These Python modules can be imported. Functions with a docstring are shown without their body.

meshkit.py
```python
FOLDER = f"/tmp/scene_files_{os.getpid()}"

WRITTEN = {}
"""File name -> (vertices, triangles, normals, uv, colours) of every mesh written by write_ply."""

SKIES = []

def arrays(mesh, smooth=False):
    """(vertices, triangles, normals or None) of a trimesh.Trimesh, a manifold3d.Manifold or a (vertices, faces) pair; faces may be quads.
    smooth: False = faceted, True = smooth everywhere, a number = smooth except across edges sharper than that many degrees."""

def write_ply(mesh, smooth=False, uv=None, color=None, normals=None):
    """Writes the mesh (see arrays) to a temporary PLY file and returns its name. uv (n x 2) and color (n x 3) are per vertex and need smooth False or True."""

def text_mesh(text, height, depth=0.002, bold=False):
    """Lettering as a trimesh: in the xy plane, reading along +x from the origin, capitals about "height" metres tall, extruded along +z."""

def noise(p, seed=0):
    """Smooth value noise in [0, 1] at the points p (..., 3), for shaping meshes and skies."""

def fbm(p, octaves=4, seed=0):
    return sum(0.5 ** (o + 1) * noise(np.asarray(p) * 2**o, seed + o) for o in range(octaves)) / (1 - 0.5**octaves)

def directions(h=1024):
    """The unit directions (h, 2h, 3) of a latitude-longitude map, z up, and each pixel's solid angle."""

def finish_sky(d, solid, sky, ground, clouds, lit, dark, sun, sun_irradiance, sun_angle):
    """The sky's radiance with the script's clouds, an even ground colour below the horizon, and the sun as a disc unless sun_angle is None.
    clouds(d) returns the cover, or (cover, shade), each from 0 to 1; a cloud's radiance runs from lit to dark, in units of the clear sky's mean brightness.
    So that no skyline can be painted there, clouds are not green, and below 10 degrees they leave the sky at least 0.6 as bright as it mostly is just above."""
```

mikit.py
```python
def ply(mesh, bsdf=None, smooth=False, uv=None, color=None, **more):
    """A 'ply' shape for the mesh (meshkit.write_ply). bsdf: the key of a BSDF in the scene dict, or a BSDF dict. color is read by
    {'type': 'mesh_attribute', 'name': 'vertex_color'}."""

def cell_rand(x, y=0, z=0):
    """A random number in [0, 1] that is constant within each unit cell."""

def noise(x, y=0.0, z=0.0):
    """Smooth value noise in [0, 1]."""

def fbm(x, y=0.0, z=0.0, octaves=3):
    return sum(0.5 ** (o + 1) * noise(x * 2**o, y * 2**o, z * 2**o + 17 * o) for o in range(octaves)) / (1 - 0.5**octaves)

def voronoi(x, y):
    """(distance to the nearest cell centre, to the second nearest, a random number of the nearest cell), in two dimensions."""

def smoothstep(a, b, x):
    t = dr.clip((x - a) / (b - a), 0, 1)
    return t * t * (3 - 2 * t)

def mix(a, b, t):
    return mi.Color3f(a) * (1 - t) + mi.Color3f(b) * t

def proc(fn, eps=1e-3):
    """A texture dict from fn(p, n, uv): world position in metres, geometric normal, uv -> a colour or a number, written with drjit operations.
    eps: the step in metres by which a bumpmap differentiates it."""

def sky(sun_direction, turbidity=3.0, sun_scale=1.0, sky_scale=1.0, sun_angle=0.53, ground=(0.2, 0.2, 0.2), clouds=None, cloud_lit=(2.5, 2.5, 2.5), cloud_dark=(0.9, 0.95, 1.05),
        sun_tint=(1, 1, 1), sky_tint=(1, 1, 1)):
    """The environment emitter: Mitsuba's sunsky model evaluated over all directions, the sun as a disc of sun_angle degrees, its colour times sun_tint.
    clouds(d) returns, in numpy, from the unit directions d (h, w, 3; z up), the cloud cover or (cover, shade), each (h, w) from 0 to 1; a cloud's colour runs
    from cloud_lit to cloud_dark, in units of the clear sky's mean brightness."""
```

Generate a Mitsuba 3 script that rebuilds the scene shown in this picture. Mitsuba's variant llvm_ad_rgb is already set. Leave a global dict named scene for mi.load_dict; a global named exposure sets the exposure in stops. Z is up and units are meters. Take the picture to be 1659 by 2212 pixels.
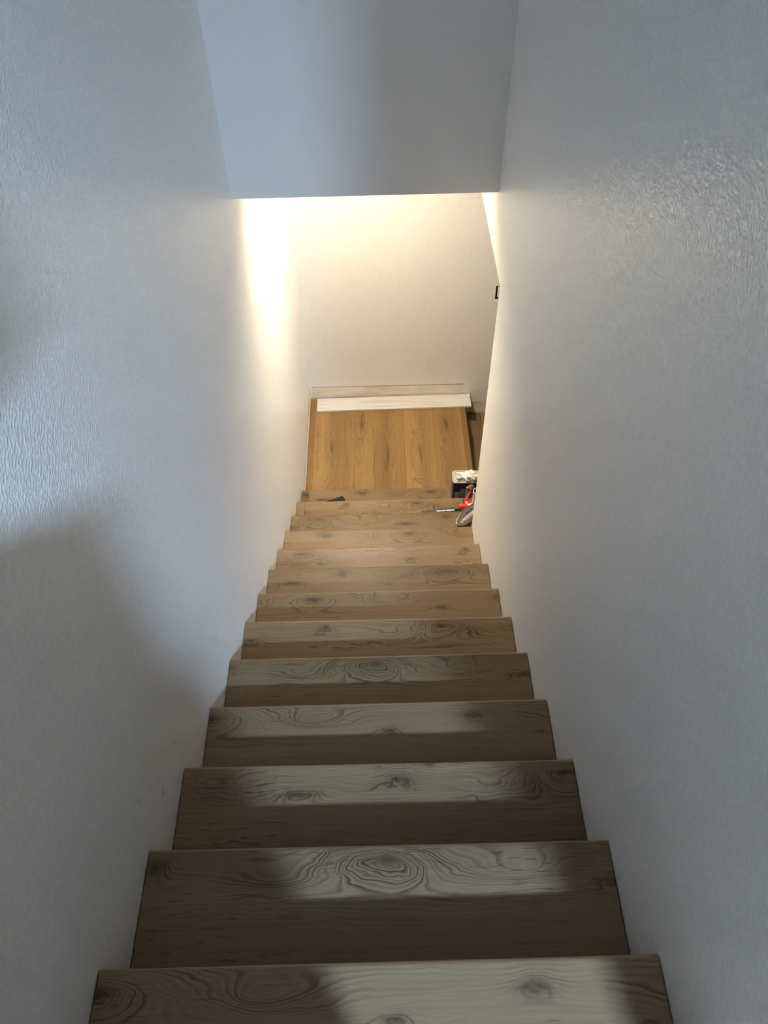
import math, random
import numpy as np, trimesh, manifold3d as m3
import drjit as dr
import mitsuba as mi
import mikit, meshkit
from mikit import noise, fbm, smoothstep, mix, cell_rand
from shapely.geometry import Polygon, box as sbox
from shapely.ops import unary_union

random.seed(4); rng = np.random.RandomState(4)
T = mi.ScalarTransform4f
scene, labels = {'type': 'scene'}, {}
exposure = 0.38

# ------------------------------------------------------------------ camera (full frame 1659 x 2212)
CAM = np.array([0.0256, -0.0077, 1.4126]); YAW, PITCH, ROLL, F = 0.0029, 0.8818, -0.0212, 1684.57
fw = np.array([math.sin(YAW) * math.cos(PITCH), math.cos(YAW) * math.cos(PITCH), -math.sin(PITCH)])
rt = np.cross(fw, [0, 0, 1.0]); rt /= np.linalg.norm(rt); up = np.cross(rt, fw)
up = -math.sin(ROLL) * rt + math.cos(ROLL) * up
scene['camera'] = {'type': 'perspective', 'fov_axis': 'x', 'fov': math.degrees(2 * math.atan(829.5 / F)), 'near_clip': 0.01, 'far_clip': 100.0,
                   'to_world': T().look_at(origin=CAM.tolist(), target=(CAM + fw).tolist(), up=up.tolist())}

# ------------------------------------------------------------------ lights: a cool ceiling lamp upstairs, a warm pendant over the landing
COOL, COOL_POS, COOL_R = [0.54 * 2000, 0.85 * 2000, 1.24 * 2000], (0.85, -2.08, 2.68), 0.125
WARM, WARM_POS, WARM_R = [1.0 * 328, 0.87 * 328, 0.645 * 328], (-0.13, 3.58, 0.055), 0.125
YW = -0.28                                  # where the right wall begins upstairs

# ------------------------------------------------------------------ sizes (metres)
G, R, HW = 0.2608, 0.19, 0.5063            # tread going, rise, half the stair's width
N = 13                                      # treads below the upper floor
ZL, ZF = -(N + 1) * R, -(N + 2) * R         # landing, lower floor
YB = 4.5                                    # back wall
YE = 2.609                                  # end of the right wall beside the stair
XL = 0.674                                  # open edge of the landing
ZC = 2.72                                   # upper ceiling
ZR = -0.39                                  # ceiling of the lower room

# ------------------------------------------------------------------ materials
KN = [(0.0, 0.040, 0.115, 0.040, 14.5, 1.0), (0.525, 0.088, 0.046, 0.014, 4.2, 0.85), (0.775, 0.042, 0.034, 0.022, 4.2, 0.85), (-0.27, 0.10, 0.030, 0.007, 1.2, 0.25),
      (0.31, 0.050, 0.085, 0.030, -6.0, 0.0), (-0.22, 0.065, 0.07, 0.026, -3.0, 0.0)]


def wood(uv):
    """Knotty oak print: u runs along the grain in metres, v across it; every 10 m of v is another plank."""
    m = dr.floor((uv.y + 5) / 10)
    v = uv.y - 10 * m
    seed = m * 3.7
    U = uv.x
    u = U - dr.floor((U + 0.34) / 1.24) * 1.24
    wu = u + (fbm(U * 7, v * 16, seed, octaves=2) - 0.5) * 0.11 + (noise(U * 30, v * 60, seed) - 0.5) * 0.022 + (noise(U * 75, v * 140, seed) - 0.5) * 0.008
    wv = v + (fbm(U * 6, v * 22, seed + 9, octaves=2) - 0.5) * 0.034 + (noise(U * 42, v * 90, seed + 5) - 0.5) * 0.005
    Fv = wv * 100 + 2.6 * noise(U * 1.5, v * 9, seed + 3)
    core, near = mi.Float(0), mi.Float(0)
    for i, (ku, kv, su, sv, a, dark) in enumerate(KN):
        d2 = dr.square((wu - ku) / su) + dr.square((wv - kv) / sv)
        Fv += a * dr.exp(-d2)
        near = dr.maximum(near, dr.exp(-d2 * (0.24 if i == 0 else 0.36)) * (1.0 if i == 0 else 0.75))
        if dark > 0:
            core = dr.maximum(core, dr.exp(-d2 * (9 if i == 0 else 1.6)) * dark)
    ring = dr.floor(Fv)
    fr = Fv - ring
    line = smoothstep(0.15, 0.80, fr) * (1 - smoothstep(0.82, 1.0, fr))
    strength = dr.select(m > 4.5, 0.62, 1.0) * (0.12 + 0.80 * near) * (0.12 + 1.15 * cell_rand(ring, m, 4)) * (0.45 + 0.9 * fbm(U * 12, v * 40, seed + 1, octaves=2))
    streak = fbm(U * 3.5, wv * 190, seed, octaves=3)
    fine = noise(U * 16, v * 900, seed)
    pore = smoothstep(0.66, 0.84, noise(U * 30, wv * 480, seed)) * smoothstep(0.35, 0.75, fbm(U * 2.4, v * 18, seed + 6, octaves=2))
    broad = fbm(U * 1.1, wv * 9, seed + 2, octaves=2)
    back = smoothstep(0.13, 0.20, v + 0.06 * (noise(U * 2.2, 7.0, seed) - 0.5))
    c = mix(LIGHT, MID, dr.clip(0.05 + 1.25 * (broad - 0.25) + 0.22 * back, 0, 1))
    c = mix(c, DARK, dr.clip(line * strength, 0, 0.85))
    c = c * (0.77 + 0.26 * streak + 0.22 * fine)
    c = mix(c, DARK, 0.6 * pore)
    knot = dr.clip(core * (0.35 + 1.1 * fbm(U * 70, v * 110, seed, octaves=2)), 0, 1)
    c = mix(c, (0.032, 0.019, 0.011), dr.select(m > 4.5, 0.62, 0.92) * knot)
    honey = mi.Color3f(dr.select(m > 4.5, mi.Color3f(1.50, 1.31, 0.95), mi.Color3f(1, 1, 1)))
    return c * honey * (0.86 + 0.28 * cell_rand(m, 3))


LIGHT, MID, DARK = (0.228, 0.152, 0.083), (0.130, 0.082, 0.041), (0.032, 0.019, 0.010)
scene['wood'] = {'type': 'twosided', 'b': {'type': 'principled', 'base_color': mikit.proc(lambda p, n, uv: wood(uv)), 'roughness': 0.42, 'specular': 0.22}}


def peel(p):
    """Height of the orange-peel paint, 0 to 1."""
    a, b, c = p.x * 215, p.y * 186 + p.z * 108, p.z * 186 - p.y * 108
    n1 = noise(a, b, c)
    n2 = noise(p.x * 410 + 7, p.y * 410, p.z * 410)
    return smoothstep(0.28, 0.80, n1) * 0.68 + n2 * 0.32


def paint(p, n, uv):
    """White wall paint, thinner and greyer in the dimples of its orange peel; along the stairs there are touched-up blotches and scuffs."""
    h = p.z + p.y * (R / G)
    band = smoothstep(0.0, 0.03, h) * (1 - smoothstep(0.13, 0.24, h)) * smoothstep(-0.1, 0.1, p.y) * (1 - smoothstep(2.3, 2.7, p.y))
    blot = band * smoothstep(0.60, 0.66, fbm(p.y * 9, p.z * 7, p.x * 3))
    scuff = band * smoothstep(0.84, 0.90, noise(p.y * 50, p.z * 24, p.x * 3 + 5))
    c = mix((0.865, 0.85, 0.82), (0.90, 0.87, 0.82), 0.7 * blot)
    c = mix(c, (0.35, 0.33, 0.31), 0.4 * scuff)
    return c * (0.93 + 0.10 * peel(p))


scene['paint'] = {'type': 'bumpmap', 'map': mikit.proc(lambda p, n, uv: peel(p), eps=5e-4), 'scale': 0.00105,
                  'b': {'type': 'principled', 'base_color': mikit.proc(paint), 'roughness': 0.27, 'specular': 0.5}}


def simple(key, rgb, rough=0.5, metal=0.0, spec=0.5, **kw):
    scene[key] = {'type': 'twosided', 'b': {'type': 'principled', 'base_color': {'type': 'rgb', 'value': list(rgb)}, 'roughness': rough, 'metallic': metal, 'specular': spec, **kw}}


simple('smooth_paint', (0.78, 0.76, 0.73), 0.5)
simple('ceiling_paint', (0.80, 0.79, 0.77), 0.7)
simple('room_paint', (0.62, 0.61, 0.60), 0.7)
simple('dark_ceiling', (0.45, 0.44, 0.43), 0.7)
simple('subfloor', (0.16, 0.12, 0.09), 0.8)
simple('black_plastic', (0.018, 0.018, 0.02), 0.38)
simple('rubber_grey', (0.06, 0.065, 0.068), 0.55)
simple('red_plastic', (0.62, 0.045, 0.03), 0.33)
simple('white_plastic', (0.80, 0.78, 0.74), 0.4)
simple('cream_plastic', (0.74, 0.70, 0.60), 0.4)
simple('tin', (0.50, 0.50, 0.49), 0.38, 0.6)
simple('grey_cap', (0.50, 0.49, 0.47), 0.45)
simple('tin_rim', (0.68, 0.67, 0.66), 0.3, 0.8)
simple('blue_print', (0.012, 0.022, 0.10), 0.25)
simple('silver_print', (0.50, 0.49, 0.49), 0.4, 0.25)
simple('ink', (0.012, 0.013, 0.017), 0.6, spec=0.15)
simple('phone_black', (0.010, 0.010, 0.011), 0.55, spec=0.2)
simple('blade_black', (0.02, 0.02, 0.02), 0.4)
simple('cloth_white', (0.80, 0.77, 0.74), 0.9)
simple('grey_felt', (0.15, 0.15, 0.165), 0.85)
simple('canvas', (0.62, 0.56, 0.46), 0.85)
simple('torn_edge', (0.20, 0.15, 0.11), 0.8)
simple('stain_brown', (0.075, 0.05, 0.035), 0.8)
simple('dark_cloth', (0.05, 0.055, 0.07), 0.9)
simple('skin', (0.55, 0.36, 0.26), 0.55)
simple('hair', (0.04, 0.03, 0.025), 0.6)
simple('lamp_metal', (0.5, 0.47, 0.42), 0.3, 0.9)
scene['bare_wall'] = {'type': 'twosided', 'b': {'type': 'principled', 'base_color': mikit.proc(lambda p, n, uv: mix((0.76, 0.70, 0.61), (0.60, 0.52, 0.45), dr.clip(1.6 * (fbm(p.x * 9 + p.y * 9, p.z * 34) - 0.35), 0, 1))), 'roughness': 0.8}}


def board_col(p, n, uv):
    s = smoothstep(0.56, 0.72, fbm(p.x * 5, p.y * 60, 3)) * (0.55 + 0.45 * noise(p.x * 2.2, 3.0))
    grid = smoothstep(0.80, 1.0, dr.abs(dr.sin(p.x * 330))) * smoothstep(0.35, 0.6, noise(p.x * 3, p.y * 40, 8))
    c = mix((0.62, 0.605, 0.60), (0.52, 0.38, 0.26), 0.55 * s)
    return mix(c, (0.48, 0.41, 0.35), 0.30 * grid)


scene['board_white'] = {'type': 'twosided', 'b': {'type': 'principled', 'base_color': mikit.proc(board_col), 'roughness': 0.5}}


# ------------------------------------------------------------------ helpers
def put(key, mesh, mat, smooth=False, **kw):
    assert key not in scene, key
    scene[key] = mikit.ply(mesh, mat, smooth=smooth, **kw)
    return key


def num(base, i):
    return base if i == 0 else f'{base}_{i:03d}'


def struct(key, label=None):
    labels[key] = {'kind': 'structure', **({'label': label} if label else {})}


def thing(key, label, cat, group=None):
    labels[key] = {'label': label, 'category': cat, **({'group': group} if group else {})}


def bx(x0, x1, y0, y1, z0, z1):
    m = trimesh.creation.box((x1 - x0, y1 - y0, z1 - z0)); m.apply_translation(((x0 + x1) / 2, (y0 + y1) / 2, (z0 + z1) / 2)); return m


def rbox(sx, sy, sz, r, seg=12):
    """A box of this size about the origin with rounded edges."""
    s = m3.Manifold.sphere(r, seg)
    pts = [s.translate((a * (sx / 2 - r), b * (sy / 2 - r), c * (sz / 2 - r))) for a in (-1, 1) for b in (-1, 1) for c in (-1, 1)]
    return m3.Manifold.batch_hull(pts)


def tm(man):
    q = man.to_mesh(); return trimesh.Trimesh(np.array(q.vert_properties[:, :3]), np.array(q.tri_verts), process=False)


def extrude_uv(profile, t0, t1, axis, u_off, v0, m=0, su=1.0):
    """A prism along x or y. profile: closed ring of (across, z), starting where v is v0; v falls along the ring. u = (t - u_off) * su."""
    P = np.asarray(profile, float); n = len(P)
    s = np.concatenate([[0], np.cumsum(np.linalg.norm(np.diff(np.vstack([P, P[:1]]), axis=0), axis=1))])
    V, UV, Fc = [], [], []

    def pt(t, q):
        return (t, q[0], q[1]) if axis == 'x' else (q[0], t, q[1])
    for i in range(n):
        a, b = P[i], P[(i + 1) % n]; k = len(V)
        V += [pt(t0, a), pt(t1, a), pt(t1, b), pt(t0, b)]
        UV += [((t0 - u_off) * su, v0 - s[i] + 10 * m), ((t1 - u_off) * su, v0 - s[i] + 10 * m), ((t1 - u_off) * su, v0 - s[i + 1] + 10 * m), ((t0 - u_off) * su, v0 - s[i + 1] + 10 * m)]
        Fc += [(k, k + 1, k + 2), (k, k + 2, k + 3)]
    tri = trimesh.creation.triangulate_polygon(Polygon(P), engine='earcut')
    for t in (t0, t1):
        k = len(V)
        V += [pt(t, q) for q in tri[0]]; UV += [((t - u_off) * su, (v0 - abs(q[0] - P[0][0])) + 10 * m) for q in tri[0]]
        Fc += [(k + f[0], k + f[1], k + f[2]) for f in tri[1]]
    mesh = trimesh.Trimesh(np.array(V), np.array(Fc), process=False)
    return mesh, np.array(UV)


def plank(x0, x1, y0, y1, z0, z1, along, u_off, m=0, su=1.0, v0=None, bev=0.0012):
    """A floor plank with bevelled upper edges."""
    a0, a1, t0, t1 = (y0, y1, x0, x1) if along == 'x' else (x0, x1, y0, y1)
    prof = [(a0, z1 - bev), (a0 + bev, z1), (a1 - bev, z1), (a1, z1 - bev), (a1, z0), (a0, z0)]
    return extrude_uv(prof, t0, t1, along, u_off, (a1 - a0) if v0 is None else v0, m, su)


def lathe(prof, seg=32, at=(0, 0, 0)):
    m = trimesh.creation.revolve(np.array(prof, float), sections=seg); m.apply_translation(at); return m


def tube_path(pts, rad, seg=10, closed=False):
    return trimesh.Trimesh(*_tube(np.asarray(pts, float), rad, seg), process=False)


def _tube(p, rad, seg):
    t = np.gradient(p, axis=0); t /= np.linalg.norm(t, axis=1, keepdims=True)
    a = np.cross(t, [0.13, 0.21, 0.97]); a /= np.linalg.norm(a, axis=1, keepdims=True); b = np.cross(t, a)
    r = np.broadcast_to(rad, len(p))[:, None, None]; g = np.arange(seg) * 2 * np.pi / seg
    V = (p[:, None] + r * (np.cos(g)[None, :, None] * a[:, None] + np.sin(g)[None, :, None] * b[:, None])).reshape(-1, 3)
    Fc = []
    for i in range(len(p) - 1):
        for j in range(seg):
            q = [i * seg + j, i * seg + (j + 1) % seg, (i + 1) * seg + (j + 1) % seg, (i + 1) * seg + j]
            Fc += [(q[0], q[1], q[2]), (q[0], q[2], q[3])]
    for k, e in ((0, 0), (len(p) - 1, 1)):
        c = len(V); V = np.vstack([V, p[k]])
        for j in range(seg):
            q = (k * seg + j, k * seg + (j + 1) % seg); Fc.append((c, q[1], q[0]) if e == 0 else (c, q[0], q[1]))
    return V, np.array(Fc)


# ------------------------------------------------------------------ walls, ceilings, floors
put('wall_left', bx(-HW - 0.12, -HW, -4.2, YB, ZF - 0.1, ZC), 'paint'); struct('wall_left', 'long white orange-peel textured wall on the left of the stairs')
poly = Polygon([(YW, ZF - 0.1), (YE, ZF - 0.1), (YE, ZR), (YB, ZR), (YB, ZC), (YW, ZC)])
wr = trimesh.creation.extrude_polygon(poly, 0.115, engine='earcut'); v = wr.vertices.copy()
wr = trimesh.Trimesh(np.stack([HW + v[:, 2], v[:, 0], v[:, 1]], 1), wr.faces, process=False); wr.fix_normals()
put('wall_right', wr, 'paint'); struct('wall_right', 'white orange-peel textured wall on the right that ends beside the lower steps')
hole = (0.829, 0.900, -1.798, -1.690)
poly = sbox(-HW - 0.12, ZF - 0.1, 3.3, ZC).difference(sbox(hole[0], hole[2], hole[1], hole[3]))
wb = trimesh.creation.extrude_polygon(poly, 0.12, engine='earcut'); v = wb.vertices.copy()
wb = trimesh.Trimesh(np.stack([v[:, 0], YB + v[:, 2], v[:, 1]], 1), wb.faces, process=False); wb.fix_normals()
put('wall_back', wb, 'paint'); struct('wall_back', 'warmly lit white wall behind the landing at the bottom')
hv = []
for yy in (0, 0.115):
    hv += [(-HW, 2.732 + yy, -0.072), (HW, 2.868 + yy, -0.142), (HW, 2.868 + yy, ZC), (-HW, 2.732 + yy, ZC)]
hd = trimesh.convex.convex_hull(np.array(hv)); put('wall_header', hd, 'smooth_paint'); struct('wall_header', 'smooth white wall that hangs over the stairs and ends above the landing')
put('ceiling', bx(-HW - 0.12, 3.3, -4.2, 3.0, ZC, ZC + 0.1), 'dark_ceiling'); struct('ceiling')
put('ceiling_landing', bx(-HW, HW, 2.99, YB, 0.08, 0.18), 'ceiling_paint'); struct('ceiling_landing')
put('ceiling_lower', bx(HW + 0.115, 3.3, YW, YB, ZR, ZR + 0.12), 'ceiling_paint'); struct('ceiling_lower')
put('wall_lower_right', bx(3.2, 3.3, YW, YB, ZF - 0.1, ZR), 'paint'); struct('wall_lower_right')
put('wall_lower_front', bx(HW + 0.115, 3.2, YW, YW + 0.1, ZF - 0.1, ZR), 'paint'); struct('wall_lower_front')
put('wall_upper_back', bx(-HW, 3.3, -4.2, -4.1, 0, ZC), 'room_paint'); struct('wall_upper_back')
put('wall_upper_right', bx(3.2, 3.3, -4.1, YW, 0, ZC), 'room_paint'); struct('wall_upper_right')
put('wall_upper_front', bx(HW + 0.115, 3.2, YW, YW + 0.1, 0, ZC), 'room_paint'); struct('wall_upper_front')

put('floor', bx(HW, 3.3, YW, YB, ZF - 0.1, ZF - 0.012), 'subfloor'); struct('floor', 'brown plank floor of the lower room below the landing edge')
for i, x0 in enumerate((0.63, 0.81, 0.99, 1.17)):
    mm, uv = plank(x0 + 0.0006, x0 + 0.1794, 2.62, YB - 0.006, ZF - 0.012, ZF, 'y', 3.1 + 0.7 * i, m=1 + i % 3, su=0.5)
    put(num('floor__plank', i), mm, 'wood', uv=uv)

mm, uv = plank(-HW + 0.002, 3.2, -4.1, YW, -0.012, 0, 'x', 0, m=12)
put('floor_upper', mm, 'wood', uv=uv); struct('floor_upper')
put('floor_upper__joists', bx(-HW, 3.2, -4.1, YW, -0.3, -0.012), 'subfloor')

# ------------------------------------------------------------------ staircase: tread k has its nose at y = k G and its top at z = -k R
NOSE_R, TH, OVER = 0.0105, 0.026, 0.018
SWIRL = {0: 0.2, 1: -0.50, 2: -0.005, 3: 0.50, 4: -0.495, 5: -0.035, 6: -0.995, 7: -0.265, 8: -0.925, 9: -0.362, 10: 0.172, 11: -0.372, 12: -0.995, 13: 0.352}
thing('staircase', 'long straight staircase clad in knotty light oak planks going down between two white walls', 'staircase')


# small irregularities of the built stair: (dy, dz) of each nose at its left and right end
SKEW = {1: (0.0002, 0.0, 0.0032, 0.0), 2: (-0.0005, 0.0, -0.0015, 0.0), 3: (-0.0003, 0.0, -0.0033, 0.0), 4: (-0.0021, 0.0, -0.0011, 0.0), 5: (0.0, 0.0044, 0.0, 0.0067), 6: (0.0, 0.0108, 0.0, 0.0053), 7: (0.0, 0.0004, 0.0, -0.0022), 8: (0.0, -0.003, 0.0, 0.0038), 9: (0.0, -0.0089, 0.0, 0.0), 10: (0.0, -0.0047, 0.0, 0.0007), 11: (0.0, -0.0015, 0.0, 0.005), 12: (0.0, 0.0053, 0.0, 0.0084), 13: (0.0, 0.0032, 0.0, 0.0056)}


def skew(mesh, k):
    a = SKEW.get(k, (0, 0, 0, 0)); t = ((mesh.vertices[:, 0] + HW) / (2 * HW))
    mesh.vertices = mesh.vertices + np.stack([0 * t, a[0] + (a[2] - a[0]) * t, a[1] + (a[3] - a[1]) * t], 1)
    return mesh


def tread_profile(y0, y1, z):
    r = NOSE_R
    arc = [(y1 - r + r * math.sin(a), z - r + r * math.cos(a)) for a in np.linspace(0, math.pi / 2, 8)]
    return [(y0, z)] + arc + [(y1, z - TH + 0.002), (y1 - 0.002, z - TH), (y0, z - TH)]


e = 0
for k in range(0, N + 1):
    z, y1, y0 = -k * R, k * G, (k - 1) * G - OVER - 0.006
    if k == 0:
        y0 = YW + 0.001
    if k == 11:
        y0 = YE + 0.001
    prof = tread_profile(y0, y1, z)
    x0, x1 = -HW + 0.0025, HW - 0.0025
    if k == 0:
        x1 = HW - 0.003
    if k >= 11:
        x0, x1 = -0.4535, XL + 0.012
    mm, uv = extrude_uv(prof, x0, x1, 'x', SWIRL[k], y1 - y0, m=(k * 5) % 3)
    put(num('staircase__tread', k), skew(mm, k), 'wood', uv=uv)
    if k >= 11:
        mm, uv = extrude_uv(prof, -HW + 0.0025, -0.4543, 'x', 0.6 + 0.3 * k, y1 - y0, m=2 + k % 3)
        put(num('staircase__end_piece', e), skew(mm, k), 'wood', uv=uv); e += 1
    xr = HW - 0.003 if k < 11 else XL
    mm, uv = extrude_uv([(y1 - OVER, z - TH), (y1 - OVER, z - R - 0.012), (y1 - OVER - 0.012, z - R - 0.012), (y1 - OVER - 0.012, z - TH)], -HW + 0.003, xr, 'x', 0.3 * k, 0.2, m=3)
    put(num('staircase__riser', k), skew(mm, k), 'wood', uv=uv)
sk = Polygon([(YE + 0.002, ZF), (YE + 0.002, -11 * R - TH)] + [q for k in (11, 12, 13) for q in ((k * G - OVER - 0.002, -k * R - TH), (k * G - OVER - 0.002, -(k + 1) * R - (TH if k < 13 else 0.02)))] + [(13 * G - OVER - 0.002, ZF)])
sm = trimesh.creation.extrude_polygon(sk, 0.012, engine='earcut'); v = sm.vertices.copy()
sm = trimesh.Trimesh(np.stack([XL - 0.012 + v[:, 2], v[:, 0], v[:, 1]], 1), sm.faces, process=False); sm.fix_normals()
put('staircase__side_panel', sm, 'smooth_paint')

# ------------------------------------------------------------------ landing
struct('floor_landing', 'landing of honey oak planks at the foot of the stairs')
LY0 = 13 * G - OVER
put('floor_landing', bx(-HW, XL - 0.02, LY0 + 0.001, YB, ZF - 0.012, ZL - 0.012), 'subfloor')
cuts = [-0.500, -0.462, -0.243, -0.026, 0.195, 0.412, 0.632]
offs = [3.0, 3.93, 4.20, 2.58, 3.85, 4.17]
tones = [5, 6, 7, 20, 21, 22]
vs = [0.30, 0.165, 0.173, 0.185, 0.150, 0.145]
for i in range(6):
    mm, uv = plank(cuts[i] + 0.0002, cuts[i + 1] - 0.0002, LY0 + 0.003, YB - 0.008, ZL - 0.012, ZL, 'y', offs[i], m=tones[i], su=0.42, v0=vs[i], bev=0.0006)
    put(num('floor_landing__plank', i), mm, 'wood', uv=uv)
prof = [(0.6325, ZL)] + [(XL - 0.009 + 0.009 * math.sin(a), ZL - 0.009 + 0.009 * math.cos(a)) for a in np.linspace(0, math.pi / 2, 6)] + [(XL, ZL - 0.024), (XL - 0.02, ZL - 0.024), (XL - 0.02, ZL - 0.012), (0.6325, ZL - 0.012)]
mm, uv = extrude_uv(prof, LY0 + 0.003, YB - 0.008, 'y', 3.0, 0.2, m=23, su=0.42)
put('floor_landing__edge_nosing', mm, 'wood', uv=uv)

# strips where the skirting has come off: bare wall with a torn paint edge above
def bare_strip(key, pts, z0, z1, horizontal, face, label, seed):
    """pts: (start, end) along the wall; the strip stands 2 mm in front of it; a ragged lip of paint runs along its top."""
    r2 = np.random.RandomState(seed); n = 60
    t = np.linspace(pts[0], pts[1], n); top = z1 + np.cumsum(r2.normal(0, 0.0006, n)) * 0.6 + r2.normal(0, 0.0005, n)
    def ext(ring, d):
        m = trimesh.creation.extrude_polygon(Polygon(ring), d, engine='earcut'); q = m.vertices.copy()
        w = np.stack([q[:, 0], face - d + q[:, 2], q[:, 1]], 1) if horizontal else np.stack([face + q[:, 2], q[:, 0], q[:, 1]], 1)
        m = trimesh.Trimesh(w, m.faces, process=False); m.fix_normals(); return m
    put(key, ext([(t[0], z0), (t[-1], z0)] + list(zip(t[::-1], top[::-1])), 0.002), 'bare_wall')
    labels[key] = {'kind': 'structure', 'label': label}
    lip = list(zip(t, top)) + list(zip(t[::-1], top[::-1] + 0.0024))
    put(key + '__paint_lip', ext(lip, 0.0028), 'torn_edge')


bare_strip('baseboard_back', (-0.49, 0.664), ZL + 0.004, ZL + 0.108, True, YB, 'bare strip along the foot of the back wall where the skirting was taken off', 1)
bare_strip('baseboard_right', (0.676, 1.6), ZF + 0.006, ZF + 0.108, True, YB, 'bare strip at the foot of the back wall beside the lower floor', 2)
bare_strip('baseboard_left', (13 * G + 0.02, YB - 0.006), ZL + 0.004, ZL + 0.105, False, -HW, 'bare strip along the foot of the left wall beside the landing', 3)

# ------------------------------------------------------------------ white board lying on the landing along the back wall
bd = tm(rbox(1.170, 0.138, 0.016, 0.002, 8)); bd.apply_transform(trimesh.transformations.rotation_matrix(0.0148, [0, 0, 1])); bd.apply_translation((0.132, 4.414, ZL + 0.0085))
put('trim_board', bd, 'board_white'); thing('trim_board', 'long white trim board with tan smears lying on the landing along the back wall', 'board')

# ------------------------------------------------------------------ switch box in the back wall
thing('switch_box', 'uncovered switch in a dark cut-out of the back wall next to the right wall end', 'switch')
x0, x1, z0, z1 = hole
shell = bx(x0 - 0.002, x1 + 0.002, YB + 0.0602, YB + 0.064, z0 - 0.002, z1 + 0.002)
for q in (bx(x0 + 0.0003, x0 + 0.003, YB + 0.004, YB + 0.06, z0 + 0.0003, z1 - 0.0003), bx(x1 - 0.003, x1 - 0.0003, YB + 0.004, YB + 0.06, z0 + 0.0003, z1 - 0.0003), bx(x0 + 0.003, x1 - 0.003, YB + 0.004, YB + 0.06, z0 + 0.0003, z0 + 0.003), bx(x0 + 0.003, x1 - 0.003, YB + 0.004, YB + 0.06, z1 - 0.003, z1 - 0.0003), bx(x0 + 0.003, x1 - 0.003, YB + 0.056, YB + 0.06, z0 + 0.003, z1 - 0.003)):
    shell = q if shell is None else trimesh.util.concatenate([shell, q])
put('switch_box__box', shell, 'black_plastic')
dv = tm(rbox(0.045, 0.045, 0.082, 0.002, 8)); dv.apply_translation((0.866, YB + 0.021, -1.741))
put('switch_box__switch_body', dv, 'cream_plastic')
dk = tm(rbox(0.024, 0.006, 0.05, 0.002, 8)); dk.apply_translation((0.868, YB - 0.002, -1.741))
put('switch_box__rocker', dk, 'cream_plastic')

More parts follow.
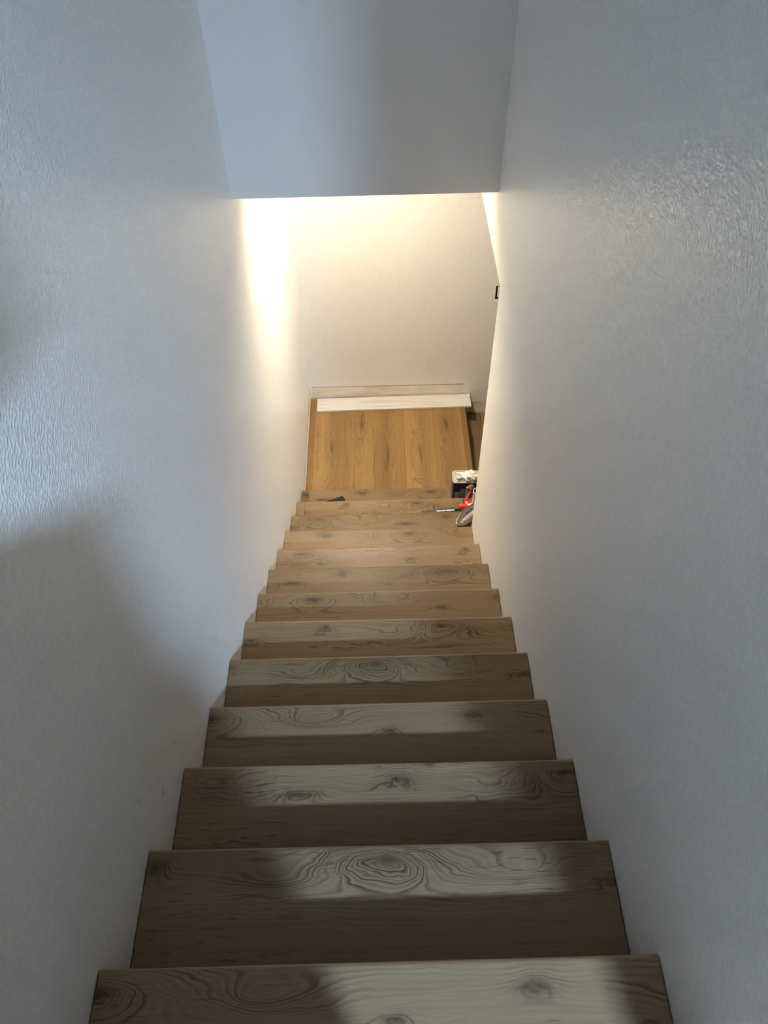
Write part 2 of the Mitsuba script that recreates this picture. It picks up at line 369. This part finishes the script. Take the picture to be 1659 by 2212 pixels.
# ------------------------------------------------------------------ solvent can on the lowest tread
thing('solvent_can', 'rectangular blue and silver acetone can with a grey cap standing on the lowest tread', 'can')
CW, CD, CH = 0.167, 0.104, 0.240
cx, cy, cz, ca = 0.469 + CW / 2, 3.206 + CD / 2, -13 * R + 0.0064, -0.035
Mc = trimesh.transformations.translation_matrix((cx, cy, cz)) @ trimesh.transformations.rotation_matrix(ca, [0, 0, 1])


def can(key, mesh, mat, smooth=False):
    mesh = mesh.copy(); mesh.apply_transform(Mc); put(key, mesh, mat, smooth)


def rrect(sx, sy, r, seg=6):
    return sbox(-sx / 2 + r, -sy / 2 + r, sx / 2 - r, sy / 2 - r).buffer(r, quad_segs=seg)


can('solvent_can__body', trimesh.creation.extrude_polygon(rrect(CW, CD, 0.016), CH - 0.004, engine='earcut'), 'blue_print', 30)
rim = trimesh.creation.extrude_polygon(rrect(CW + 0.003, CD + 0.003, 0.017).difference(rrect(CW - 0.005, CD - 0.005, 0.014)), 0.006, engine='earcut'); rim.apply_translation((0, 0, CH - 0.005))
lid = trimesh.creation.extrude_polygon(rrect(CW - 0.004, CD - 0.004, 0.0145), 0.003, engine='earcut'); lid.apply_translation((0, 0, CH - 0.005))
can('solvent_can__top', lid, 'tin', 30); can('solvent_can__top_rim', rim, 'tin_rim', 30)
capx, capy = -0.046, -0.018
can('solvent_can__spout_ring', lathe([(0.0, 0), (0.024, 0), (0.0245, 0.002), (0.022, 0.0035), (0.0, 0.0035)], 32, (capx, capy, CH - 0.002)), 'tin_rim', 30)
can('solvent_can__cap', lathe([(0, 0), (0.0175, 0), (0.0175, 0.003), (0.0165, 0.004), (0.0165, 0.016), (0.0145, 0.018), (0, 0.018)], 28, (capx, capy, CH + 0.0015)), 'grey_cap', 30)
TOFRONT = np.array([[1, 0, 0, 0], [0, 0, -1, -CD / 2 - 0.0001], [0, 1, 0, 0.012], [0, 0, 0, 1.0]])


def front(key, mesh, mat, dx=0.0, dz=0.0, lift=0.0):
    mesh = mesh.copy(); mesh.apply_translation((dx, dz, lift)); mesh.apply_transform(TOFRONT); can(key, mesh, mat)


pn = trimesh.creation.extrude_polygon(Polygon([(-0.066, 0.0), (0.066, 0.0), (0.066, 0.140), (0.002, 0.148), (-0.066, 0.138)]), 0.0008, engine='earcut')
front('solvent_can__label_panel', pn, 'silver_print')
bb = trimesh.creation.extrude_polygon(rrect(0.066, 0.036, 0.004).difference(rrect(0.062, 0.032, 0.003)), 0.0006, engine='earcut')
bg = trimesh.creation.extrude_polygon(rrect(0.066, 0.036, 0.004), 0.0005, engine='earcut')
front('solvent_can__brand_box', bg, 'silver_print', 0.0, 0.155, 0.0005)
front('solvent_can__brand_box__frame', bb, 'ink', 0.0, 0.155, 0.001)


def lettering(text, h, bold=True):
    t = meshkit.text_mesh(text, h, 0.0006, bold); b = t.bounds; t.apply_translation((-(b[0][0] + b[1][0]) / 2, 0, 0)); return t


l1, l2 = lettering('KLEAN', 0.0095), lettering('STRIP', 0.0095)
l1.apply_translation((0, 0.014, 0))
front('solvent_can__brand_box__lettering', trimesh.util.concatenate([l1, l2]), 'ink', 0.0, 0.1435, 0.001)
front('solvent_can__lettering', lettering('ACETONE', 0.016), 'ink', 0.005, 0.110, 0.0009)
front('solvent_can__fine_print', trimesh.util.concatenate([trimesh.creation.box((w, 0.0022, 0.0006), trimesh.transformations.translation_matrix((0.0, -0.006 * i, 0))) for i, w in enumerate((0.09, 0.08, 0.086))]), 'ink', 0.002, 0.100, 0.001)
front('solvent_can__top_print', trimesh.util.concatenate([trimesh.creation.box((0.034, 0.0022, 0.0006), trimesh.transformations.translation_matrix((s * 0.028, 0, 0))) for s in (-1, 1)] + [trimesh.creation.box((0.005, 0.005, 0.0006))]), 'silver_print', 0.0, 0.197, 0.0)

# ------------------------------------------------------------------ crumpled white rag on the can
n = 90
gu, gv = np.meshgrid(np.linspace(0, 2 * np.pi, n, endpoint=False), np.linspace(0.02, np.pi - 0.02, 60), indexing='ij')
d = np.stack([np.sin(gv) * np.cos(gu), np.sin(gv) * np.sin(gu), np.cos(gv)], -1)
w1 = meshkit.fbm(d * 1.3 + 3, 2, 2)
w2 = meshkit.fbm(d * 1.1 + 9, 2, 5)
ph1 = 12.0 * (d[..., 0] * 0.75 + d[..., 1] * 0.45 + 0.35 * d[..., 2]) + 11.0 * w1
ph2 = 9.0 * (d[..., 1] * 0.9 - d[..., 0] * 0.35) + 10.0 * w2
rad = 0.74 + 0.30 * w1 + 0.105 * np.sin(ph1) + 0.07 * np.sin(ph2)
pos = d * rad[..., None] * np.array([0.052, 0.043, 0.036])
pos[..., 2] = np.maximum(pos[..., 2], -0.016)
tail = np.exp(-((gu - 2.75) / 0.35) ** 2) * np.exp(-((gv - 1.75) / 0.5) ** 2)          # one corner hangs out to the left
pos[..., 0] -= 0.045 * tail; pos[..., 1] += 0.02 * tail; pos[..., 2] = pos[..., 2] * (1 - 0.6 * tail)
idx = lambda i, j: (i % n) * 60 + j
Fc = [t for i in range(n) for j in range(59) for t in ((idx(i, j), idx(i, j + 1), idx(i + 1, j + 1)), (idx(i, j), idx(i + 1, j + 1), idx(i + 1, j)))]
vv = np.vstack([pos.reshape(-1, 3), pos[:, 0].mean(0), pos[:, -1].mean(0)])
for i in range(n):
    Fc += [(idx(i, 0), idx(i + 1, 0), n * 60), (idx(i, 59), n * 60 + 1, idx(i + 1, 59))]
rag = trimesh.Trimesh(vv, np.array(Fc), process=False); rag.apply_translation((0.583, 3.243, cz + CH + 0.0178))
put('rag', rag, 'cloth_white', True); thing('rag', 'crumpled white cloth rag heaped on top of the acetone can', 'rag')

# ------------------------------------------------------------------ red and black reciprocating saw on the second lowest tread
thing('reciprocating_saw', 'red and black cordless saw with a long black blade lying on the second lowest tread', 'saw')
ZT = -12 * R + 0.0092


def hull(*balls):
    return m3.Manifold.batch_hull([m3.Manifold.sphere(r, 20).translate(tuple(c)) for c, r in balls])


bl = Polygon([(0, -0.0125), (0, 0.0125), (-0.205, 0.0035), (-0.212, -0.0035), (-0.203, -0.0065)])
teeth = unary_union([Polygon([(-0.008 - 0.004 * i, -0.012 + 0.00003 * i * 4), (-0.012 - 0.004 * i, -0.0118 + 0.00003 * i * 4), (-0.011 - 0.004 * i, -0.0148 + 0.00012 * i)]) for i in range(46)])
bm = trimesh.creation.extrude_polygon(bl.union(teeth).buffer(0.00005), 0.0014, engine='earcut')
tip = np.array([0.256, 3.012, ZT + 0.013]); hilt = np.array([0.470, 3.018, ZT + 0.024])
ax = (hilt - tip) / np.linalg.norm(hilt - tip); up_b = np.array([0.06, -0.35, 0.93]); ay = np.cross(up_b, ax); ay /= np.linalg.norm(ay); az = np.cross(ax, ay)
MB = np.eye(4); MB[:3, 0], MB[:3, 1], MB[:3, 2], MB[:3, 3] = ax, ay, az, hilt
bm.apply_transform(MB); put('reciprocating_saw__blade', bm, 'blade_black')
lb = trimesh.util.concatenate([trimesh.creation.extrude_polygon(Polygon([(a, -0.0098 + 0.02 * -a * 0.5), (b, -0.0098 + 0.02 * -b * 0.5), (b, -0.002), (a, -0.002)]), 0.0003, engine='earcut') for a, b in ((-0.020, -0.004), (-0.058, -0.022), (-0.085, -0.062), (-0.118, -0.089))])
lb.apply_translation((0, 0, 0.00145)); lb.apply_transform(MB); put('reciprocating_saw__blade__print', lb, 'white_plastic')
col = m3.Manifold.cylinder(0.030, 0.0125, 0.0125, 28).rotate((0, 90, 0)) + m3.Manifold.cylinder(0.008, 0.014, 0.0145, 28).rotate((0, 90, 0)).translate((0.027, 0, 0)) + m3.Manifold.cylinder(0.006, 0.008, 0.0118, 28).rotate((0, 90, 0)).translate((-0.005, 0, 0))
cm = tm(col); MC = MB.copy(); MC[:3, 3] = hilt - ax * 0.004 + np.array([0, 0, 0.001]); cm.apply_transform(MC); put('reciprocating_saw__collar', cm, 'rubber_grey', 35)
body = hull(((0.505, 3.027, ZT + 0.034), 0.020), ((0.545, 3.026, ZT + 0.040), 0.026)) + hull(((0.540, 3.028, ZT + 0.042), 0.026), ((0.548, 3.062, ZT + 0.060), 0.019)) + hull(((0.545, 3.030, ZT + 0.04), 0.024), ((0.60, 3.030, ZT + 0.042), 0.024))
put('reciprocating_saw__housing', tm(body), 'red_plastic', 40)
grip = hull(((0.546, 3.062, ZT + 0.062), 0.0175), ((0.549, 3.085, ZT + 0.086), 0.0165)) + hull(((0.549, 3.085, ZT + 0.086), 0.0165), ((0.556, 3.104, ZT + 0.112), 0.019)) + hull(((0.556, 3.104, ZT + 0.112), 0.019), ((0.568, 3.106, ZT + 0.118), 0.020))
put('reciprocating_saw__grip', tm(grip), 'rubber_grey', 40)
st = [(0.538, 3.044, ZT + 0.074), (0.541, 3.058, ZT + 0.083), (0.548, 3.066, ZT + 0.094), (0.556, 3.073, ZT + 0.104), (0.562, 3.083, ZT + 0.115)]
put('reciprocating_saw__grip__stripe', tube_path(st, [0.0085, 0.0075, 0.006, 0.0055, 0.004], 10), 'red_plastic', 40)
st = [(0.537, 3.094, ZT + 0.128), (0.548, 3.091, ZT + 0.131), (0.558, 3.088, ZT + 0.127), (0.568, 3.086, ZT + 0.118)]
put('reciprocating_saw__grip__band', tube_path(st, [0.006, 0.006, 0.005, 0.005], 10), 'red_plastic', 40)
bt = m3.Manifold.sphere(0.0075, 20).scale((1, 1, 0.8)).translate((0.522, 3.050, ZT + 0.062)); put('reciprocating_saw__lock_button', tm(bt), 'black_plastic', True)
nk = hull(((0.528, 3.046, ZT + 0.058), 0.009), ((0.542, 3.055, ZT + 0.06), 0.010)); put('reciprocating_saw__button_mount', tm(nk), 'red_plastic', 40)
for i, a in enumerate((0.0, 0.012)):
    vt = [(0.508 + a, 3.022, ZT + 0.0565 + a * 0.32), (0.513 + a, 3.034, ZT + 0.058 + a * 0.3), (0.521 + a, 3.042, ZT + 0.0585 + a * 0.3)]
    put(num('reciprocating_saw__vent', i), tube_path(vt, 0.0022, 8), 'black_plastic', 40)
pl = tm(rbox(0.030, 0.016, 0.003, 0.0012, 8)); pl.apply_transform(trimesh.transformations.rotation_matrix(0.45, [1, 0, 0]) @ trimesh.transformations.rotation_matrix(0.15, [0, 0, 1])); pl.apply_translation((0.556, 3.014, ZT + 0.0645)); put('reciprocating_saw__badge', pl, 'white_plastic')

# ------------------------------------------------------------------ white open tube beside the saw
tb = trimesh.creation.revolve(np.array([(0, 0), (0.0235, 0.0), (0.0235, 0.004), (0.0225, 0.006), (0.0225, 0.218), (0.0242, 0.220), (0.0242, 0.226), (0.0205, 0.226), (0.0195, 0.220), (0.0195, 0.12), (0, 0.12)]), sections=40)
tb.apply_translation((0.583, 2.985, ZT)); put('plastic_tube', tb, 'white_plastic', 30)
ins = lathe([(0, 0), (0.0192, 0), (0.0192, 0.094), (0.0188, 0.094), (0.0188, 0.001), (0, 0.001)], 36, (0.583, 2.985, ZT + 0.1205)); put('plastic_tube__lining', ins, 'black_plastic', 30)
thing('plastic_tube', 'white open-topped tube standing between the red saw and the right wall end', 'tube')

# ------------------------------------------------------------------ grey and cream canvas shoe lying by the wall end
thing('shoe', 'grey and cream canvas shoe with a brown stain at the right wall end', 'shoe')
ZS = -11 * R + 0.0048
A, B = np.array([0.462, 2.752]), np.array([0.566, 2.858])
L_ = np.linalg.norm(B - A); ex = (B - A) / L_; ey = np.array([-ex[1], ex[0]])


def sole_ring(scale=1.0, n=48):
    t = np.linspace(0, 2 * np.pi, n, endpoint=False)
    x = 0.098 * np.cos(t) * scale; y = (0.036 + 0.006 * np.cos(t)) * np.sin(t) * scale
    return x, y


def to_world(x, y, z):
    """Shoe frame: x along the sole, y across it, z up from the tread; the sole leans on its right edge."""
    x, y, z = np.broadcast_arrays(*[np.asarray(q, float) for q in (x, y, z)])
    tilt = 0.42; c, s = math.cos(tilt), math.sin(tilt)
    yy, zz = y * c - z * s * -1 * -1, y * s + z * c
    px = 0.512 + x * ex[0] + yy * ey[0]; py = 2.818 + x * ex[1] + yy * ey[1]
    return np.stack([px, py, ZS + 0.0215 + zz], -1)


def ring_strip(rings):
    n = len(rings[0]); V = np.vstack(rings); Fc = []
    for k in range(len(rings) - 1):
        for j in range(n):
            a, b, c, d = k * n + j, k * n + (j + 1) % n, (k + 1) * n + (j + 1) % n, (k + 1) * n + j
            Fc += [(a, b, c), (a, c, d)]
    for k in (0, len(rings) - 1):
        V = np.vstack([V, rings[k].mean(0)])
        for j in range(n):
            a, b = k * n + j, k * n + (j + 1) % n
            Fc.append((len(V) - 1, b, a) if k == 0 else (len(V) - 1, a, b))
    m = trimesh.Trimesh(V, np.array(Fc), process=False); return m


rs = [to_world(*sole_ring(s), z) for s, z in ((0.96, -0.004), (1.0, -0.001), (1.01, 0.007), (1.0, 0.014), (0.98, 0.0155), (0.955, 0.010))]
put('shoe__rim', ring_strip(rs), 'canvas', True)
rs = [to_world(*sole_ring(s), z) for s, z in ((0.96, 0.0095), (0.96, 0.0112), (0.80, 0.0122), (0.5, 0.0115), (0.2, 0.011))]
put('shoe__insole', ring_strip(rs), 'grey_felt', True)
xs, ys = sole_ring(0.27)
ys = ys * 0.42 + 0.0015 * np.sin(5 * np.arctan2(ys, xs + 1e-9))
rs = [to_world(xs * 1.05 * s + 0.020, ys * s + 0.012, z) for s, z in ((1.0, 0.0118), (0.97, 0.0133), (0.5, 0.0136))]
put('shoe__insole__stain', ring_strip(rs), 'stain_brown', True)
# the upper: a folded canvas flap along the right side, with pleats
uu, vq = np.meshgrid(np.linspace(-0.082, 0.080, 60), np.linspace(0, 1, 24), indexing='ij')
hw = 0.036 * np.sqrt(np.clip(1 - (uu / 0.099) ** 2, 0, 1))
yy = -hw * (1.05 - 1.05 * vq) - 0.004 + 0.0025 * np.sin(uu * 260 + 4 * vq) * vq
zz = 0.012 + 0.030 * np.sin(vq * 1.9) * np.sqrt(np.clip(1 - (uu / 0.099) ** 2, 0, 1)) + 0.0025 * np.sin(uu * 260 + 4 * vq + 1)
top = to_world(uu, yy, zz); bot = to_world(uu, yy, zz - 0.0025)
nn = 60 * 24
I = lambda i, j: i * 24 + j
Fc = []
for i in range(59):
    for j in range(23):
        a, b, c, d2 = I(i, j), I(i + 1, j), I(i + 1, j + 1), I(i, j + 1)
        Fc += [(a, b, c), (a, c, d2), (nn + a, nn + c, nn + b), (nn + a, nn + d2, nn + c)]
edge = [I(i, 0) for i in range(60)] + [I(59, j) for j in range(1, 24)] + [I(i, 23) for i in range(58, -1, -1)] + [I(0, j) for j in range(22, 0, -1)]
for a, b in zip(edge, edge[1:] + edge[:1]):
    Fc += [(a, nn + a, nn + b), (a, nn + b, b)]
put('shoe__upper', trimesh.Trimesh(np.vstack([top.reshape(-1, 3), bot.reshape(-1, 3)]), np.array(Fc), process=False), 'canvas', 50)
hem = to_world(np.linspace(-0.082, 0.080, 40), -0.036 * np.sqrt(np.clip(1 - (np.linspace(-0.082, 0.080, 40) / 0.099) ** 2, 0, 1)) * 0.0 - 0.004, 0.012 + 0.030 * math.sin(1.9) * np.sqrt(np.clip(1 - (np.linspace(-0.082, 0.080, 40) / 0.099) ** 2, 0, 1)))
put('shoe__upper__hem', tube_path(hem, 0.0026, 8), 'canvas', True)

# ------------------------------------------------------------------ black phone behind the nose of the second lowest tread
ph = tm(rbox(0.152, 0.073, 0.009, 0.004, 12)); an = math.atan2(-0.36, -0.93)
ph.apply_transform(trimesh.transformations.rotation_matrix(an, [0, 0, 1]))
e1, e2 = np.array([math.cos(an), math.sin(an)]), np.array([0.36, -0.93])
pc = np.array([-0.232, 3.326]) + e1 * 0.074 + e2 * 0.0355
ph.apply_translation((pc[0], pc[1], -13 * R + 0.0088)); put('phone', ph, 'phone_black', 40)
gl = tm(rbox(0.146, 0.067, 0.0006, 0.00029, 6)); gl.apply_transform(trimesh.transformations.rotation_matrix(an, [0, 0, 1])); gl.apply_translation((pc[0], pc[1], -13 * R + 0.0135)); put('phone__screen', gl, 'phone_black')
thing('phone', 'black phone lying on the lowest tread, half hidden by the step above it', 'phone')

# ------------------------------------------------------------------ lamps
thing('downlight', 'round warm downlight in the ceiling over the landing behind the hanging wall', 'lamp')
x, y, z = WARM_POS
put('downlight__rim', lathe([(WARM_R, 0.0), (WARM_R + 0.018, 0.0), (WARM_R + 0.014, -0.056), (WARM_R, -0.056)], 40, (x, y, 0.0795)), 'lamp_metal', 30)
dsk = trimesh.creation.cylinder(WARM_R - 0.001, 0.006, sections=40); dsk.apply_translation((x, y, 0.0760))
scene['downlight__diffuser'] = mikit.ply(dsk, 'white_plastic', smooth=False, emitter={'type': 'area', 'radiance': {'type': 'rgb', 'value': WARM}})
thing('ceiling_lamp', 'round cool white lamp on the ceiling of the upper room', 'lamp')
x, y, z = COOL_POS
put('ceiling_lamp__base', lathe([(0, 0), (0.14, 0), (0.14, ZC - z - 0.001), (0, ZC - z - 0.001)], 40, (x, y, z + 0.0005)), 'white_plastic', 30)
put('ceiling_lamp__shade', lathe([(COOL_R + 0.003, 0.0), (COOL_R + 0.003, -0.062), (COOL_R + 0.008, -0.062), (COOL_R + 0.008, 0.0)], 40, (x, y, z)), 'black_plastic', 30)
dsk = trimesh.creation.cylinder(COOL_R, 0.012, sections=40); dsk.apply_translation((x, y, z - 0.006))
scene['ceiling_lamp__diffuser'] = mikit.ply(dsk, 'white_plastic', smooth=False, emitter={'type': 'area', 'radiance': {'type': 'rgb', 'value': COOL}})

# ------------------------------------------------------------------ the person at the top of the stairs, behind the camera, whose shadow falls on the treads and the left wall
thing('person', 'person in a long dark coat standing at the top of the stairs', 'person')


def chain(parts):
    out = m3.Manifold()
    for a, ra, b, rb in parts:
        out += m3.Manifold.batch_hull([m3.Manifold.sphere(ra, 24).translate(tuple(map(float, a))), m3.Manifold.sphere(rb, 24).translate(tuple(map(float, b)))])
    return out


PX, PY = -0.135, -0.28
J = lambda x, y, z: (PX + x, PY + y, z)
bodyp = []
for s in (-1, 1):
    hip, ank, toe = J(0.11 * s, -0.02, 0.78), J(0.12 * s, -0.03, 0.09), J(0.14 * s, 0.12, 0.04)
    bodyp += [(hip, 0.088, ank, 0.048), (ank, 0.04, toe, 0.038), (ank, 0.04, J(0.12 * s, -0.07, 0.045), 0.042)]
    sh, el, wr_ = J(0.135 * s, 0.0, 1.20), J(0.155 * s, -0.02, 0.96), J(0.165 * s, 0.05, 0.74)
    bodyp += [(sh, 0.050, el, 0.042), (el, 0.040, wr_, 0.030), (J(0.0, 0.0, 1.24), 0.06, sh, 0.052), (J(0.0, 0.0, 1.05), 0.11, J(0.09 * s, 0.0, 1.16), 0.075), (J(0.05 * s, 0, 0.84), 0.095, J(0.05 * s, 0, 1.08), 0.095), (J(0.06 * s, 0, 0.82), 0.10, hip, 0.09)]
bodyp += [(J(0, 0.0, 1.24), 0.052, J(0.02, 0.03, 1.36), 0.046)]
coat = m3.Manifold.batch_hull([m3.Manifold.sphere(r, 24).translate(J(x, y, z)) for x, y, z, r in ((-0.09, 0, 0.92, 0.09), (0.09, 0, 0.92, 0.09), (-0.22, -0.05, 0.24, 0.05), (0.22, -0.05, 0.24, 0.05), (-0.2, 0.05, 0.24, 0.05), (0.2, 0.05, 0.24, 0.05))])
bd_ = (chain(bodyp) + coat).refine_to_length(0.03); q = tm(bd_); q.merge_vertices(); trimesh.smoothing.filter_taubin(q, iterations=8)
q.vertices[:, 2] -= q.vertices[:, 2].min() - 0.001
put('person__clothed_body', q, 'dark_cloth', True)
HC = np.array(J(0.075, 0.04, 1.47))
h = chain([(HC + (0, 0, 0.03), 0.082, HC + (0, 0.035, -0.045), 0.058), (HC + (0, -0.03, 0.02), 0.085, HC + (0, 0.02, 0.02), 0.08), (HC + (0, 0.085, -0.008), 0.012, HC + (0, 0.098, -0.024), 0.014)])
for s in (-1, 1):
    h += chain([(HC + (0.082 * s, -0.005, 0.012), 0.014, HC + (0.082 * s, 0.0, -0.014), 0.010)])
h += chain([(HC + (-0.02, -0.03, -0.06), 0.05, np.array(J(0.02, 0.03, 1.35)), 0.046)])
q = tm(h.refine_to_length(0.012)); q.merge_vertices(); trimesh.smoothing.filter_taubin(q, iterations=6); put('person__head', q, 'skin', True)
hr = chain([(HC + (0, -0.035, 0.045), 0.088, HC + (0, 0.01, 0.055), 0.082)]); put('person__hair', tm(hr), 'hair', True)
for i, s in enumerate((-1, 1)):
    w = np.array(J(0.165 * s, 0.05, 0.74)); hnd = chain([(w, 0.027, w + (0.004 * s, 0.02, -0.075), 0.024)])
    for f in range(4):
        b0 = w + (0.004 * s, 0.02 + 0.016 * (f - 1.5), -0.085); b1 = b0 + (-0.004 * s, 0.006, -0.040 + 0.004 * abs(f - 1)); b2 = b1 + (-0.012 * s, 0.008, -0.026)
        hnd += chain([(b0, 0.0095, b1, 0.0088), (b1, 0.0088, b2, 0.008)])
    t0 = w + (-0.012 * s, 0.035, -0.035); t1 = t0 + (-0.012 * s, 0.02, -0.04); hnd += chain([(t0, 0.012, t1, 0.0095)])
    q = tm(hnd); put(num('person__hand', i), q, 'skin', True)
